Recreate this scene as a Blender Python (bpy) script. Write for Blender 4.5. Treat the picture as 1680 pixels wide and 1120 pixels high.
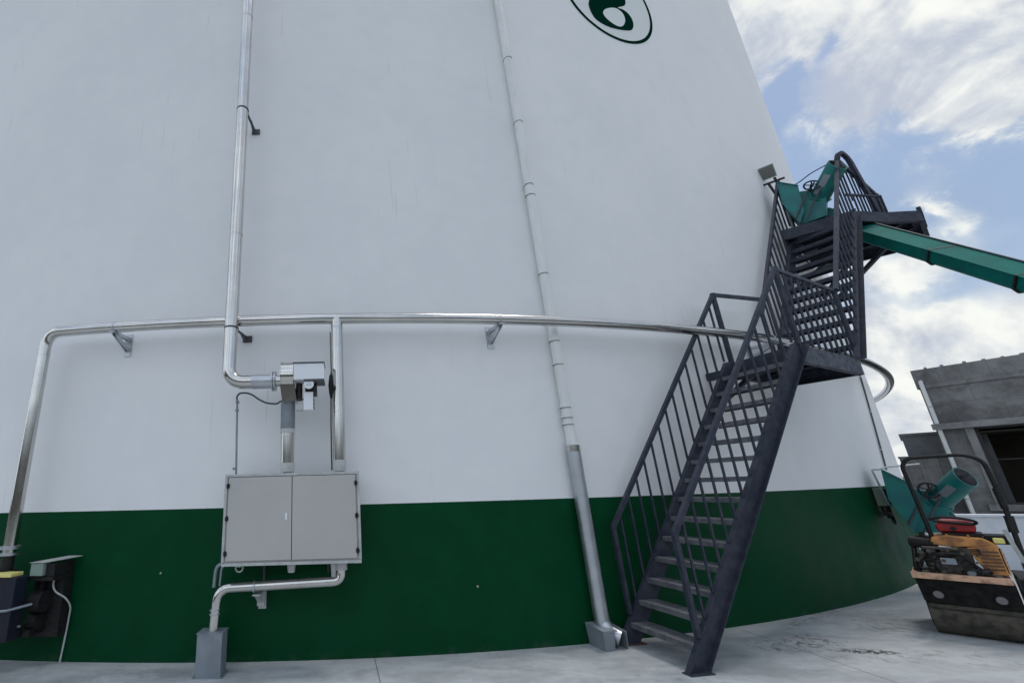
import bpy, math, random
from mathutils import Vector as V, Matrix
random.seed(7)
S = bpy.context.scene
for o in list(bpy.data.objects): bpy.data.objects.remove(o)
C = S.collection
R_ = math.radians
sin, cos, PI = math.sin, math.cos, math.pi

# ------------------------------------------------------------ camera
PIT, ROL, YAW = 0.292900, -0.025949, 0.029808
fwd = V((sin(YAW)*cos(PIT), cos(YAW)*cos(PIT), sin(PIT)))
r0 = V((cos(YAW), -sin(YAW), 0)); u0 = r0.cross(fwd)
cx_ = r0*cos(ROL) + u0*sin(ROL); cy_ = -r0*sin(ROL) + u0*cos(ROL)
cam = bpy.data.objects.new('camera', bpy.data.cameras.new('camera')); C.objects.link(cam)
M = Matrix((cx_, cy_, -fwd)).transposed().to_4x4(); M.translation = V((0, 0, 1.6)); cam.matrix_world = M
cam.data.sensor_width = 36; cam.data.lens = 740*36/1680
cam.data.shift_x = (840-568.26)/1680; cam.data.shift_y = (580.0-560)/1680
cam.data.clip_start = .05; cam.data.clip_end = 3000
S.camera = cam

# ------------------------------------------------------------ light and sky
SUN_AZ, SUN_EL = 84.0, 68.0
S.view_settings.view_transform = 'Standard'; S.view_settings.look = 'None'; S.view_settings.gamma = 1
S.view_settings.exposure = 0.64
sd = bpy.data.lights.new('sun', 'SUN'); sd.energy = .80; sd.angle = R_(14); sd.color = (1, .95, .88)
so = bpy.data.objects.new('sun', sd); C.objects.link(so)
sdir = V((sin(R_(SUN_AZ))*cos(R_(SUN_EL)), cos(R_(SUN_AZ))*cos(R_(SUN_EL)), sin(R_(SUN_EL))))
so.rotation_euler = sdir.to_track_quat('Z', 'Y').to_euler()

W = bpy.data.worlds.new('World'); S.world = W; W.use_nodes = True
nt = W.node_tree; nt.nodes.clear()
def N(t, typ, **kw):
    n = t.nodes.new(typ)
    for k, v in kw.items(): setattr(n, k, v)
    return n
class NB:
    """small node helper: values may be numbers or sockets"""
    def __init__(s, t): s.t = t
    def put(s, inp, v):
        if hasattr(v, 'node'): s.t.links.new(v, inp)
        else: inp.default_value = v
    def m(s, op, a, b=0.0, c=None, clamp=False):
        n = N(s.t, 'ShaderNodeMath', operation=op, use_clamp=clamp); s.put(n.inputs[0], a); s.put(n.inputs[1], b)
        if c is not None: s.put(n.inputs[2], c)
        return n.outputs[0]
    def ss(s, x, a, b, lo=0.0, hi=1.0):
        n = N(s.t, 'ShaderNodeMapRange', interpolation_type='SMOOTHSTEP')
        s.put(n.inputs[0], x); n.inputs[1].default_value = a; n.inputs[2].default_value = b
        n.inputs[3].default_value = lo; n.inputs[4].default_value = hi
        return n.outputs[0]
    def mix(s, f, a, b):
        n = N(s.t, 'ShaderNodeMix', data_type='RGBA'); s.put(n.inputs[0], f)
        for i, v in ((6, a), (7, b)):
            if hasattr(v, 'node'): s.t.links.new(v, n.inputs[i])
            else: n.inputs[i].default_value = (*v[:3], 1)
        return n.outputs[2]
    def noise(s, vec, scale, detail=4, rough=.55, dist=0.0):
        n = N(s.t, 'ShaderNodeTexNoise'); s.t.links.new(vec, n.inputs['Vector'])
        n.inputs['Scale'].default_value = scale; n.inputs['Detail'].default_value = detail
        n.inputs['Roughness'].default_value = rough; n.inputs['Distortion'].default_value = dist
        return n.outputs['Fac']
    def xyz(s, v):
        n = N(s.t, 'ShaderNodeSeparateXYZ'); s.t.links.new(v, n.inputs[0]); return n.outputs
    def comb(s, x, y, z):
        n = N(s.t, 'ShaderNodeCombineXYZ'); s.put(n.inputs[0], x); s.put(n.inputs[1], y); s.put(n.inputs[2], z); return n.outputs[0]
w = NB(nt)
sky = N(nt, 'ShaderNodeTexSky', sky_type='NISHITA', sun_disc=False)
sky.sun_elevation = R_(SUN_EL); sky.sun_rotation = R_(SUN_AZ); sky.air_density = 1.0; sky.dust_density = 1.2; sky.ozone_density = 1.5
tc = N(nt, 'ShaderNodeTexCoord'); D = tc.outputs['Generated']; dx, dy, dz = w.xyz(D)
az = w.m('MULTIPLY', w.m('ARCTAN2', dx, dy), 180/PI); el = w.m('MULTIPLY', w.m('ARCSINE', dz), 180/PI)
# wobble the sky map so that cloud outlines are ragged
flat = w.comb(w.m('DIVIDE', dx, w.m('ADD', w.m('MAXIMUM', dz, 0), .22)), w.m('DIVIDE', dy, w.m('ADD', w.m('MAXIMUM', dz, 0), .22)), 0.0)
n1 = w.noise(D, 5.5, 6, .58, .5); n2 = w.noise(D, 15.0, 7, .62, .25); n3 = w.noise(D, 4.0, 4, .5)
az_w = w.m('ADD', az, w.m('ADD', w.m('MULTIPLY', w.m('SUBTRACT', n1, .5), 9), w.m('MULTIPLY', w.m('SUBTRACT', n2, .5), 5)))
el_w = w.m('ADD', el, w.m('ADD', w.m('MULTIPLY', w.m('SUBTRACT', n2, .5), 5), w.m('MULTIPLY', w.m('SUBTRACT', n3, .5), 5)))
# cloud banks seen beyond the tank: (azimuth, elevation, half width, half height, amount, tilt)
BLOBS = [(61.5, 32.0, 8.0, 4.6, 1.25, -.42), (53.5, 39.5, 5.5, 4.0, 1.15, 0), (66, 37, 9, 6, 1.0, 0), (58.0, 28.6, 3.6, 1.6, .7, -.45), (62, 26.0, 5, 2.0, .35, -.3),
         (63.5, 23.8, 3.0, 1.2, .8, -.35), (57.6, 20.6, .8, 1.3, .8, 0), (58.3, 18.4, .9, .8, .55, 0), (54.3, 16.2, 3.4, 2.0, .95, 0),
         (55.5, 11.6, 6, 2.4, 1.05, -.15), (52, 4.5, 6, 4.6, 1.25, 0), (58, 8.6, 8, 2.2, .7, 0),
         (56.9, 34.4, 1.2, 1.5, -1.3, .4), (53.0, 32.6, 2.2, 2.2, -.75, 0), (55.6, 14.0, 2.6, .9, -.5, 0)]
dens = None
for (a, e, sa, se, k, tilt) in BLOBS:
    da = w.m('SUBTRACT', az_w, a); de = w.m('SUBTRACT', w.m('SUBTRACT', el_w, e), w.m('MULTIPLY', da, tilt))
    q = w.m('ADD', w.m('POWER', w.m('ABSOLUTE', w.m('DIVIDE', da, sa)), 2.0), w.m('POWER', w.m('ABSOLUTE', w.m('DIVIDE', de, se)), 2.0))
    g = w.m('MULTIPLY', w.m('EXPONENT', w.m('MULTIPLY', q, -.9)), k)
    dens = g if dens is None else w.m('ADD', dens, g)
# the rest of the sky: broken overcast from noise only
away = w.ss(w.m('ABSOLUTE', w.m('SUBTRACT', az, 58)), 12, 40)
dens = w.m('ADD', dens, w.m('MULTIPLY', away, w.ss(n1, .40, .62, 0, .9)))
dens = w.m('ADD', dens, w.m('MULTIPLY', w.m('SUBTRACT', n2, .5), .75))
cl = w.ss(dens, -.05, .90)
shade = w.ss(w.m('ADD', w.m('MULTIPLY', n2, .3), w.m('MULTIPLY', w.noise(D, 8.0, 5, .55, .8), .7)), .38, .60)
ccol = w.mix(shade, (3.3, 3.65, 4.35), (6.3, 6.4, 6.1))
# thin haze veils the blue
veil = w.ss(n3, .25, .8, .45, .75)
bcol = w.mix(veil, sky.outputs[0], (2.15, 2.75, 3.65))
hz = w.ss(el, 1.0, 14.0, .75, 0.0)
bcol = w.mix(hz, bcol, (4.4, 5.0, 5.7))
col = w.mix(cl, bcol, ccol)
# unseen sky behind the camera brightened to light the tank wall; slight zenith lift
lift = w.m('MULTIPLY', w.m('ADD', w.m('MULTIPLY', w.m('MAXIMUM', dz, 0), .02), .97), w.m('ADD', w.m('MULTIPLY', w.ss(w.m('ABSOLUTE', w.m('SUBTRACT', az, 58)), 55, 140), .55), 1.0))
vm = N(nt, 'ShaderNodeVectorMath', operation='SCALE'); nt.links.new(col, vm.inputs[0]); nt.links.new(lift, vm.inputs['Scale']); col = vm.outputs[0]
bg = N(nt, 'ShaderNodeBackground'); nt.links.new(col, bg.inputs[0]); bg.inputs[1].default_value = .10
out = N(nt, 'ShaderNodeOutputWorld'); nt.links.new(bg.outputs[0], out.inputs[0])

# ------------------------------------------------------------ materials
def mat(name, col, rough=.5, metal=0.0, col2=None, scale=8, bump=0.0, bscale=60, detail=4, contrast=(.35, .65), stretch=None, spec=.5, rough2=None, aniso=0):
    m = bpy.data.materials.new(name); m.use_nodes = True; t = m.node_tree; b = NB(t)
    p = t.nodes['Principled BSDF']; p.inputs['Base Color'].default_value = (*col, 1); p.inputs['Roughness'].default_value = rough
    p.inputs['Metallic'].default_value = metal; p.inputs['Specular IOR Level'].default_value = spec
    co = N(t, 'ShaderNodeTexCoord').outputs['Object']
    if stretch:
        mp = N(t, 'ShaderNodeMapping'); t.links.new(co, mp.inputs[0]); mp.inputs['Scale'].default_value = stretch; co = mp.outputs[0]
    if col2:
        f = b.ss(b.noise(co, scale, detail, .6), *contrast); t.links.new(b.mix(f, col, col2), p.inputs['Base Color'])
        if rough2 is not None: t.links.new(b.ss(b.noise(co, scale*1.7, detail, .6), .3, .7, rough, rough2), p.inputs['Roughness'])
    if bump:
        bn = N(t, 'ShaderNodeBump'); bn.inputs['Strength'].default_value = bump; bn.inputs['Distance'].default_value = .01
        t.links.new(b.noise(co, bscale, 3, .6), bn.inputs['Height']); t.links.new(bn.outputs[0], p.inputs['Normal'])
    return m
MT = dict(
 steel=mat('polished_stainless', (.62, .61, .585), .13, 1, (.54, .53, .51), 2.5, rough2=.19),
 steel_dull=mat('dull_galvanised', (.54, .57, .60), .34, .9, (.47, .50, .53), 5, rough2=.42),
 cabinet=mat('brushed_steel_sheet', (.50, .49, .465), .55, .15, (.47, .46, .44), 1.5, rough2=.6),
 zinc=mat('grey_zinc_box', (.27, .31, .34), .55, .3, (.22, .25, .28), 5),
 soot=mat('sooty_black_plate', (.007, .007, .008), .7, 0, (.02, .018, .016), 12, spec=.12),
 black=mat('black_rubber', (.010, .010, .011), .55, 0, (.02, .02, .02), 30, spec=.3),
 gap=mat('dark_gap', (.02, .02, .02), .8),
 cable=mat('dark_cable', (.06, .065, .075), .5),
 stair=mat('dark_painted_steel', (.025, .031, .048), .40, 0, (.045, .051, .070), 9, bump=.12, bscale=40, rough2=.6, spec=.28),
 tread=mat('worn_tread_plate', (.10, .105, .125), .42, .2, (.17, .175, .185), 14, bump=.35, bscale=110, rough2=.65),
 rust=mat('rusty_steel', (.07, .045, .04), .7, 0, (.12, .07, .05), 20),
 pvc=mat('off_white_plastic_pipe', (.78, .79, .78), .4, 0, (.70, .72, .70), 7, stretch=(1, 1, .3)),
 collar=mat('pipe_collar', (.55, .57, .55), .45),
 white=mat('white_enamel', (.80, .82, .85), .35),
 lightgrey=mat('light_grey_enamel', (.52, .53, .52), .45, 0, (.40, .42, .41), 10),
 green_grey=mat('grey_green_terminal_box', (.22, .29, .25), .5),
 teal=mat('teal_machine_paint', (.004, .185, .165), .38, 0, (.008, .14, .145), 6, bump=.06, rough2=.55),
 teal_boom=mat('teal_conveyor_paint', (.003, .150, .125), .6, 0, (.006, .115, .10), 3, spec=.06),
 teal_in=mat('dusty_inner_barrel', (.10, .10, .13), .7, 0, (.22, .22, .22), 12),
 orange=mat('faded_orange_paint', (.60, .27, .075), .5, 0, (.28, .12, .045), 11, rough2=.75, bump=.1),
 salmon=mat('worn_salmon_paint', (.66, .40, .26), .6, 0, (.30, .17, .11), 14, contrast=(.45, .68), bump=.15),
 red=mat('red_tank_paint', (.50, .015, .022), .3, 0, (.28, .01, .012), 9),
 grease=mat('greasy_black_metal', (.012, .011, .011), .35, .3, (.048, .042, .036), 22, bump=.4, bscale=50, rough2=.7),
 drum=mat('worn_drum_steel', (.040, .037, .031), .5, .4, (.11, .095, .075), 9, bump=.3, bscale=40, rough2=.7),
 lens=mat('clouded_headlight', (.16, .155, .15), .3),
 yellow=mat('pale_yellow_plastic', (.75, .68, .22), .5),
 navy=mat('dark_blue_motor_paint', (.012, .019, .034), .45, 0, (.016, .016, .026), 6, spec=.25),
 soil=None, logo=mat('dark_green_emblem_paint', (.002, .028, .018), .6, spec=.0), logo_bg=mat('emblem_background_paint', (.75, .78, .77), .6, spec=.0),
 glass=mat('dark_window_pane', (.01, .01, .012), .12),
 bars=mat('thin_window_bars', (.06, .055, .055), .6),
)
def concrete(name, c1, c2, sc, bump=.5, blocks=False):
    m = bpy.data.materials.new(name); m.use_nodes = True; t = m.node_tree; b = NB(t); p = t.nodes['Principled BSDF']
    co = N(t, 'ShaderNodeTexCoord').outputs['Object']
    n1 = b.noise(co, sc, 7, .65, .4); n2 = b.noise(co, sc*6, 5, .6); n3 = b.noise(co, sc*.35, 3, .5)
    f = b.ss(b.m('ADD', b.m('MULTIPLY', n1, .6), b.m('ADD', b.m('MULTIPLY', n2, .15), b.m('MULTIPLY', n3, .25))), .38, .62)
    c = b.mix(f, c1, c2)
    if blocks:
        br = N(t, 'ShaderNodeTexBrick'); mp = N(t, 'ShaderNodeMapping'); t.links.new(co, mp.inputs[0]); mp.inputs['Rotation'].default_value = (R_(90), 0, 0)
        t.links.new(mp.outputs[0], br.inputs[0]); br.inputs['Scale'].default_value = 1; br.inputs['Brick Width'].default_value = .9; br.inputs['Row Height'].default_value = .60
        br.inputs['Mortar Size'].default_value = .012; br.inputs['Mortar Smooth'].default_value = .3
        br.inputs['Color1'].default_value = (1, 1, 1, 1); br.inputs['Color2'].default_value = (.8, .8, .8, 1); br.inputs['Mortar'].default_value = (.55, .55, .55, 1)
        mx = N(t, 'ShaderNodeMix', data_type='RGBA', blend_type='MULTIPLY'); mx.inputs[0].default_value = .55
        t.links.new(c, mx.inputs[6]); t.links.new(br.outputs[0], mx.inputs[7]); c = mx.outputs[2]
    t.links.new(c, p.inputs['Base Color']); p.inputs['Roughness'].default_value = .85
    bn = N(t, 'ShaderNodeBump'); bn.inputs['Strength'].default_value = bump; bn.inputs['Distance'].default_value = .01
    t.links.new(b.m('ADD', n1, b.m('MULTIPLY', n2, .5)), bn.inputs['Height']); t.links.new(bn.outputs[0], p.inputs['Normal'])
    return m
MT['render'] = concrete('grey_cement_render', (.12, .12, .122), (.27, .27, .268), 1.5, .6, True)
MT['render_pale'] = concrete('pale_cement_trim', (.16, .16, .16), (.30, .30, .30), 2.2)
MT['render_far'] = concrete('far_cement_wall', (.12, .13, .14), (.20, .21, .22), 1.2)
MT['whitewash'] = concrete('whitewashed_wall', (.62, .65, .70), (.78, .80, .84), .7, .15)
MT['reflection_dark'] = concrete('dark_reflection_hillside', (.020, .024, .018), (.05, .052, .04), .25, .8)  # colour of the added hills, dark for the pipe reflections
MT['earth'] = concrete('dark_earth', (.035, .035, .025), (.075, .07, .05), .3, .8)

def yard_mat():
    m = bpy.data.materials.new('smooth_yard_concrete'); m.use_nodes = True; t = m.node_tree; b = NB(t); p = t.nodes['Principled BSDF']
    co = N(t, 'ShaderNodeTexCoord').outputs['Object']; x, y, z = b.xyz(co)
    mp = N(t, 'ShaderNodeMapping'); t.links.new(co, mp.inputs[0]); mp.inputs['Scale'].default_value = (1, 2.6, 1); mp.inputs['Rotation'].default_value = (0, 0, R_(20))
    n0 = b.noise(co, .35, 4, .55); n1 = b.noise(mp.outputs[0], 1.6, 7, .65, .6); n2 = b.noise(co, 9, 6, .65); n4 = b.noise(co, 60, 3, .6)
    f = b.ss(b.m('ADD', b.m('ADD', b.m('MULTIPLY', n0, .35), b.m('MULTIPLY', n1, .45)), b.m('MULTIPLY', n2, .2)), .36, .62)
    c = b.mix(f, (.31, .33, .34), (.50, .52, .53))
    c = b.mix(b.ss(n4, .58, .72, 0, .25), c, (.25, .26, .26))
    c = b.mix(b.ss(b.noise(mp.outputs[0], 3.3, 8, .7, 1.2), .60, .72, 0, .42), c, (.23, .25, .24))
    # dark scuffs left on the slab: (x, y, rx, ry, angle, strength, colour, noise scale)
    for (sx, sy, rx, ry, an, k, sc, cc, lo) in ((4.62, 5.12, .62, .30, .25, .85, 7, (.075, .07, .06), .50), (5.05, 4.84, .30, .09, -.25, 1.0, 14, (.02, .02, .025), .42),
                                         (4.75, 5.2, .25, .12, .3, .6, 9, (.26, .20, .14), .50), (5.3, 4.7, 1.3, .3, -.2, .5, 6, (.14, .15, .14), .52),
                                         (3.3, 4.5, 1.2, .22, .1, .4, 8, (.13, .13, .13), .55), (6.4, 5.6, .9, .5, .4, .55, 5, (.13, .15, .13), .5),
                                         (1.0, 4.9, 1.8, .16, .05, .3, 7, (.15, .16, .16), .55), (-2.0, 4.9, 1.5, .25, .1, .3, 6, (.2, .2, .2), .5), (6.0, 6.15, 1.5, .12, .5, .6, 7, (.10, .13, .10), .46)):
        ax = b.m('SUBTRACT', x, sx); ay = b.m('SUBTRACT', y, sy)
        u_ = b.m('ADD', b.m('MULTIPLY', ax, cos(an)), b.m('MULTIPLY', ay, sin(an))); v_ = b.m('SUBTRACT', b.m('MULTIPLY', ay, cos(an)), b.m('MULTIPLY', ax, sin(an)))
        q = b.m('ADD', b.m('POWER', b.m('ABSOLUTE', b.m('DIVIDE', u_, rx)), 2.0), b.m('POWER', b.m('ABSOLUTE', b.m('DIVIDE', v_, ry)), 2.0))
        g = b.ss(q, 1.3, .1); nn = b.ss(b.noise(co, sc, 7, .7, 1.5), lo, lo+.12)
        c = b.mix(b.m('MULTIPLY', b.m('MULTIPLY', g, nn), k), c, cc)
    # saw-cut joints every 4.15 m
    wob = b.m('MULTIPLY', b.m('SUBTRACT', n2, .5), .012)
    jx = b.m('ABSOLUTE', b.m('SUBTRACT', b.m('MODULO', b.m('ADD', b.m('ADD', x, wob), 200-1.155+2.075), 4.15), 2.075))
    jy = b.m('ABSOLUTE', b.m('SUBTRACT', b.m('MODULO', b.m('ADD', b.m('ADD', y, wob), 200-3.2+2.5), 5.0), 2.5))
    j = b.ss(b.m('MINIMUM', jx, jy), .003, .009, .65, 0)
    c = b.mix(j, c, (.10, .10, .10))
    t.links.new(c, p.inputs['Base Color']); t.links.new(b.ss(n1, .3, .7, .55, .85), p.inputs['Roughness'])
    bn = N(t, 'ShaderNodeBump'); bn.inputs['Strength'].default_value = .35; bn.inputs['Distance'].default_value = .01
    t.links.new(b.m('SUBTRACT', b.m('ADD', n1, b.m('MULTIPLY', n4, .3)), j), bn.inputs['Height']); t.links.new(bn.outputs[0], p.inputs['Normal'])
    return m
MT['yard'] = yard_mat()
BAND = 1.446
def tank_mat():
    m = bpy.data.materials.new('tank_paint'); m.use_nodes = True; t = m.node_tree; b = NB(t); p = t.nodes['Principled BSDF']
    co = N(t, 'ShaderNodeTexCoord').outputs['Object']; x, y, z = b.xyz(co)
    mp = N(t, 'ShaderNodeMapping'); t.links.new(co, mp.inputs[0]); mp.inputs['Scale'].default_value = (1, 1, .12)
    big = b.noise(co, .55, 4, .5); st = b.noise(mp.outputs[0], 5.0, 5, .6); fine = b.noise(co, 45, 4, .6); mid = b.noise(co, 3.2, 4, .55)
    wc = b.mix(b.ss(b.m('ADD', b.m('MULTIPLY', big, .6), b.m('MULTIPLY', mid, .4)), .35, .65), (.80, .81, .815), (.845, .85, .85))
    wc = b.mix(b.ss(st, .62, .80, 0, .10), wc, (.62, .64, .64))
    # faint vertical scratch-like runs on the plaster
    mp2 = N(t, 'ShaderNodeMapping'); t.links.new(co, mp2.inputs[0]); mp2.inputs['Scale'].default_value = (1, 1, .03)
    wc = b.mix(b.m('MULTIPLY', b.ss(b.noise(mp2.outputs[0], 30, 2, .5), .66, .74), b.ss(big, .48, .6, 0, .35)), wc, (.56, .58, .58))
    gc = b.mix(b.ss(mid, .25, .75), (.0002, .046, .0150), (.0006, .056, .0200))
    gc = b.mix(b.ss(st, .58, .75, 0, .35), gc, (.003, .056, .028))
    # dust thrown up on the lowest hand's breadth
    gc = b.mix(b.m('MULTIPLY', b.ss(z, .09, .0), b.ss(b.noise(co, 5, 6, .7), .46, .70, 0, .45)), gc, (.06, .09, .075))
    ed = b.ss(b.m('ADD', z, b.m('MULTIPLY', b.m('SUBTRACT', fine, .5), .006)), BAND-.0025, BAND+.0025)
    t.links.new(b.mix(ed, gc, wc), p.inputs['Base Color'])
    t.links.new(b.m('ADD', b.m('MULTIPLY', ed, .12), b.ss(mid, .3, .7, .42, .54)), p.inputs['Roughness'])
    p.inputs['Specular IOR Level'].default_value = .10
    bn = N(t, 'ShaderNodeBump'); bn.inputs['Strength'].default_value = .22; bn.inputs['Distance'].default_value = .008
    t.links.new(b.m('ADD', b.m('MULTIPLY', mid, 2.2), b.m('MULTIPLY', fine, .16)), bn.inputs['Height']); t.links.new(bn.outputs[0], p.inputs['Normal'])
    return m
MT['tank'] = tank_mat()

# ------------------------------------------------------------ geometry helpers
R, CY = 18.2062, 23.3488
ORG = {}
class MB:
    def __init__(s): s.v = []; s.f = []
    def box(s, c, hx, hy, hz):
        """centre and three half-axis vectors"""
        c, hx, hy, hz = V(c), V(hx), V(hy), V(hz); b = len(s.v)
        for i in (-1, 1):
            for j in (-1, 1):
                for k in (-1, 1): s.v.append(c+hx*i+hy*j+hz*k)
        fs = ((0, 1, 3, 2), (4, 6, 7, 5), (0, 4, 5, 1), (2, 3, 7, 6), (0, 2, 6, 4), (1, 5, 7, 3))
        if hx.cross(hy).dot(hz) < 0: fs = [f[::-1] for f in fs]
        s.f += [tuple(b+i for i in f) for f in fs]; return s
    def ab(s, x0, y0, z0, x1, y1, z1):
        return s.box(((x0+x1)/2, (y0+y1)/2, (z0+z1)/2), ((x1-x0)/2, 0, 0), (0, (y1-y0)/2, 0), (0, 0, (z1-z0)/2))
    def bar(s, a, b, w, h=None, up=(0, 0, 1)):
        """square bar from a to b"""
        a, b = V(a), V(b); d = (b-a); l = d.length; d.normalize(); h = h or w
        x = d.cross(V(up));
        if x.length < 1e-4: x = d.cross(V((1, 0, 0)))
        x.normalize(); y = x.cross(d)
        return s.box((a+b)/2, d*(l/2), x*(w/2), y*(h/2))
    def tube(s, pts, r, n=16, caps=True, closed=False):
        pts = [V(p) for p in pts]; m = len(pts); rs = r if isinstance(r, (list, tuple)) else [r]*m
        tan = []
        for i in range(m):
            if closed: t = pts[(i+1) % m]-pts[i-1]
            else: t = pts[min(i+1, m-1)]-pts[max(i-1, 0)]
            tan.append(t.normalized())
        x = tan[0].orthogonal().normalized(); b = len(s.v)
        for i in range(m):
            if i: x = (x-tan[i]*x.dot(tan[i])).normalized()
            y = tan[i].cross(x)
            for k in range(n):
                a = 2*PI*k/n; s.v.append(pts[i]+(x*cos(a)+y*sin(a))*rs[i])
        last = m if closed else m-1
        for i in range(last):
            i2 = (i+1) % m
            for k in range(n):
                k2 = (k+1) % n; s.f.append((b+i*n+k, b+i*n+k2, b+i2*n+k2, b+i2*n+k))
        if caps and not closed:
            s.f.append(tuple(b+k for k in reversed(range(n)))); s.f.append(tuple(b+(m-1)*n+k for k in range(n)))
        return s
    def cyl(s, a, b, r, n=24, r2=None): return s.tube([a, b], [r, r if r2 is None else r2], n)
    def prism(s, poly, ext):
        """closed polygon (list of points) pushed along ext"""
        poly = [V(p) for p in poly]; ext = V(ext); b = len(s.v); n = len(poly)
        nrm = V((0, 0, 0))
        for i in range(n): nrm += poly[i].cross(poly[(i+1) % n])
        if nrm.dot(ext) > 0: poly = poly[::-1]
        s.v += poly + [p+ext for p in poly]
        s.f.append(tuple(b+i for i in range(n))); s.f.append(tuple(b+n+i for i in reversed(range(n))))
        for i in range(n): j = (i+1) % n; s.f.append((b+i, b+n+i, b+n+j, b+j))
        return s
    def strip(s, a, b_):
        """quads between two equally long point lists"""
        b = len(s.v); n = len(a); s.v += [V(p) for p in a]+[V(p) for p in b_]
        for i in range(n-1): s.f.append((b+i, b+i+1, b+n+i+1, b+n+i))
        return s
    def build(s, name, m, parent=None, smooth=True, label=None, bevel=0):
        o0 = ORG.get(parent.name, V((0, 0, 0))) if parent else V((0, 0, 0))
        me = bpy.data.meshes.new(name); me.from_pydata([tuple(v-o0) for v in s.v], [], s.f); me.materials.append(MT[m] if isinstance(m, str) else m)
        ob = bpy.data.objects.new(name, me); C.objects.link(ob)
        if smooth:
            for p in me.polygons: p.use_smooth = True
            me.set_sharp_from_angle(angle=R_(38))
        if parent: ob.parent = parent; ORG[ob.name] = o0
        if bevel:
            bm = ob.modifiers.new('bevel', 'BEVEL'); bm.width = bevel; bm.segments = 2; bm.limit_method = 'ANGLE'; bm.harden_normals = True
        if label: ob['label'] = label
        return ob
def tag(o, label=None, cat=None, group=None, kind=None):
    for k, v in (('label', label), ('category', cat), ('group', group), ('kind', kind)):
        if v: o[k] = v
    return o
def thing(name, loc, label, cat, group=None, local=False, rz=0):
    o = bpy.data.objects.new(name, None); C.objects.link(o); o.location = loc; o.rotation_euler.z = rz; o.empty_display_size = .2
    ORG[o.name] = V((0, 0, 0)) if local else V(loc)
    return tag(o, label, cat, group)
def copy_tree(o, parent=None):
    c = o.copy(); C.objects.link(c)
    if parent: c.parent = parent
    for ch in list(o.children): copy_tree(ch, c)
    return c
def T(th, z, off=0.0):
    th = R_(th); return V(((R+off)*sin(th), CY-(R+off)*cos(th), z))
def tdir(th): th = R_(th); return V((cos(th), sin(th), 0)), V((sin(th), -cos(th), 0))   # tangent (to the right), outward normal
UP = V((0, 0, 1))
def arcpts(th0, th1, z, off, n=40): return [T(th0+(th1-th0)*i/n, z, off) for i in range(n+1)]
def fillet(pts, r, n=7):
    pts = [V(p) for p in pts]; out = [pts[0]]
    for i in range(1, len(pts)-1):
        a, b, c = pts[i-1], pts[i], pts[i+1]; d1 = (a-b); d2 = (c-b); rr = min(r, d1.length*.48, d2.length*.48)
        ang = d1.angle(d2)
        if ang > R_(176): out.append(b); continue
        d1.normalize(); d2.normalize(); p1 = b+d1*rr; p2 = b+d2*rr
        for k in range(n+1):
            t = k/n; out.append(p1*(1-t)**2 + b*2*t*(1-t) + p2*t*t)
    out.append(pts[-1]); return out
def frame(th, off):
    """local flat frame on the tank: f(s, o, z) -> world"""
    t, n = tdir(th); base = T(th, 0, off)
    return lambda s, o, z: base + t*s + n*o + UP*z

# ------------------------------------------------------------ ground
def sheet(name, x0, y0, x1, y1, z, m, nx=1):
    b = MB(); b.v = [V((x0, y0, z)), V((x1, y0, z)), V((x1, y1, z)), V((x0, y1, z))]; b.f = [(0, 1, 2, 3)]
    return tag(b.build(name, m, smooth=False), kind='structure')
sheet('ground', -900, -900, 900, 900, -.02, 'earth')
b = MB(); b.ab(-16, -6, -.019, 40, 46, 0); tag(b.build('concrete_yard', 'yard', smooth=False), kind='structure')

b = MB(); ang = [R_(95+170*i/60) for i in range(61)]
rr = [(26, -.02), (32, 3.0), (42, 6.5), (55, 8.5), (75, 7.5), (110, -.02)]
hh = [1+.22*sin(i*.7)+.15*sin(i*1.9+1)+.1*random.random() for i in range(61)]
for (ra, za), (rb, zb) in zip(rr, rr[1:]):
    b.strip([V((ra*sin(a), ra*cos(a), max(za*h, -.02))) for a, h in zip(ang, hh)], [V((rb*sin(a), rb*cos(a), max(zb*h, -.02))) for a, h in zip(ang, hh)])
tag(b.build('added_dark_hills', 'reflection_dark'), kind='structure')  # unseen hills added behind the camera as a dark reflection in the pipes

# ------------------------------------------------------------ tank
tk = thing('storage_tank', (0, CY, 0), 'huge round white tank with a broad dark green band round its foot', 'tank')
b = MB(); n = 540; H = 17.5
ring = [V((R*sin(2*PI*i/n), CY-R*cos(2*PI*i/n), 0)) for i in range(n+1)]
b.strip(ring, [p+UP*H for p in ring])
b.build('tank_wall', 'tank', tk)
b = MB(); prof = [(R+.0, H), (R+.12, H), (R+.12, H+.12), (R-.1, H+.12), (R*.8, H+1.8), (R*.5, H+3.6), (R*.2, H+4.5), (.01, H+4.7)]
for (ra, za), (rb, zb) in zip(prof, prof[1:]):
    b.strip([V((ra*sin(2*PI*i/120), CY-ra*cos(2*PI*i/120), za)) for i in range(121)], [V((rb*sin(2*PI*i/120), CY-rb*cos(2*PI*i/120), zb)) for i in range(121)])
b.build('domed_roof', 'lightgrey', tk)
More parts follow.
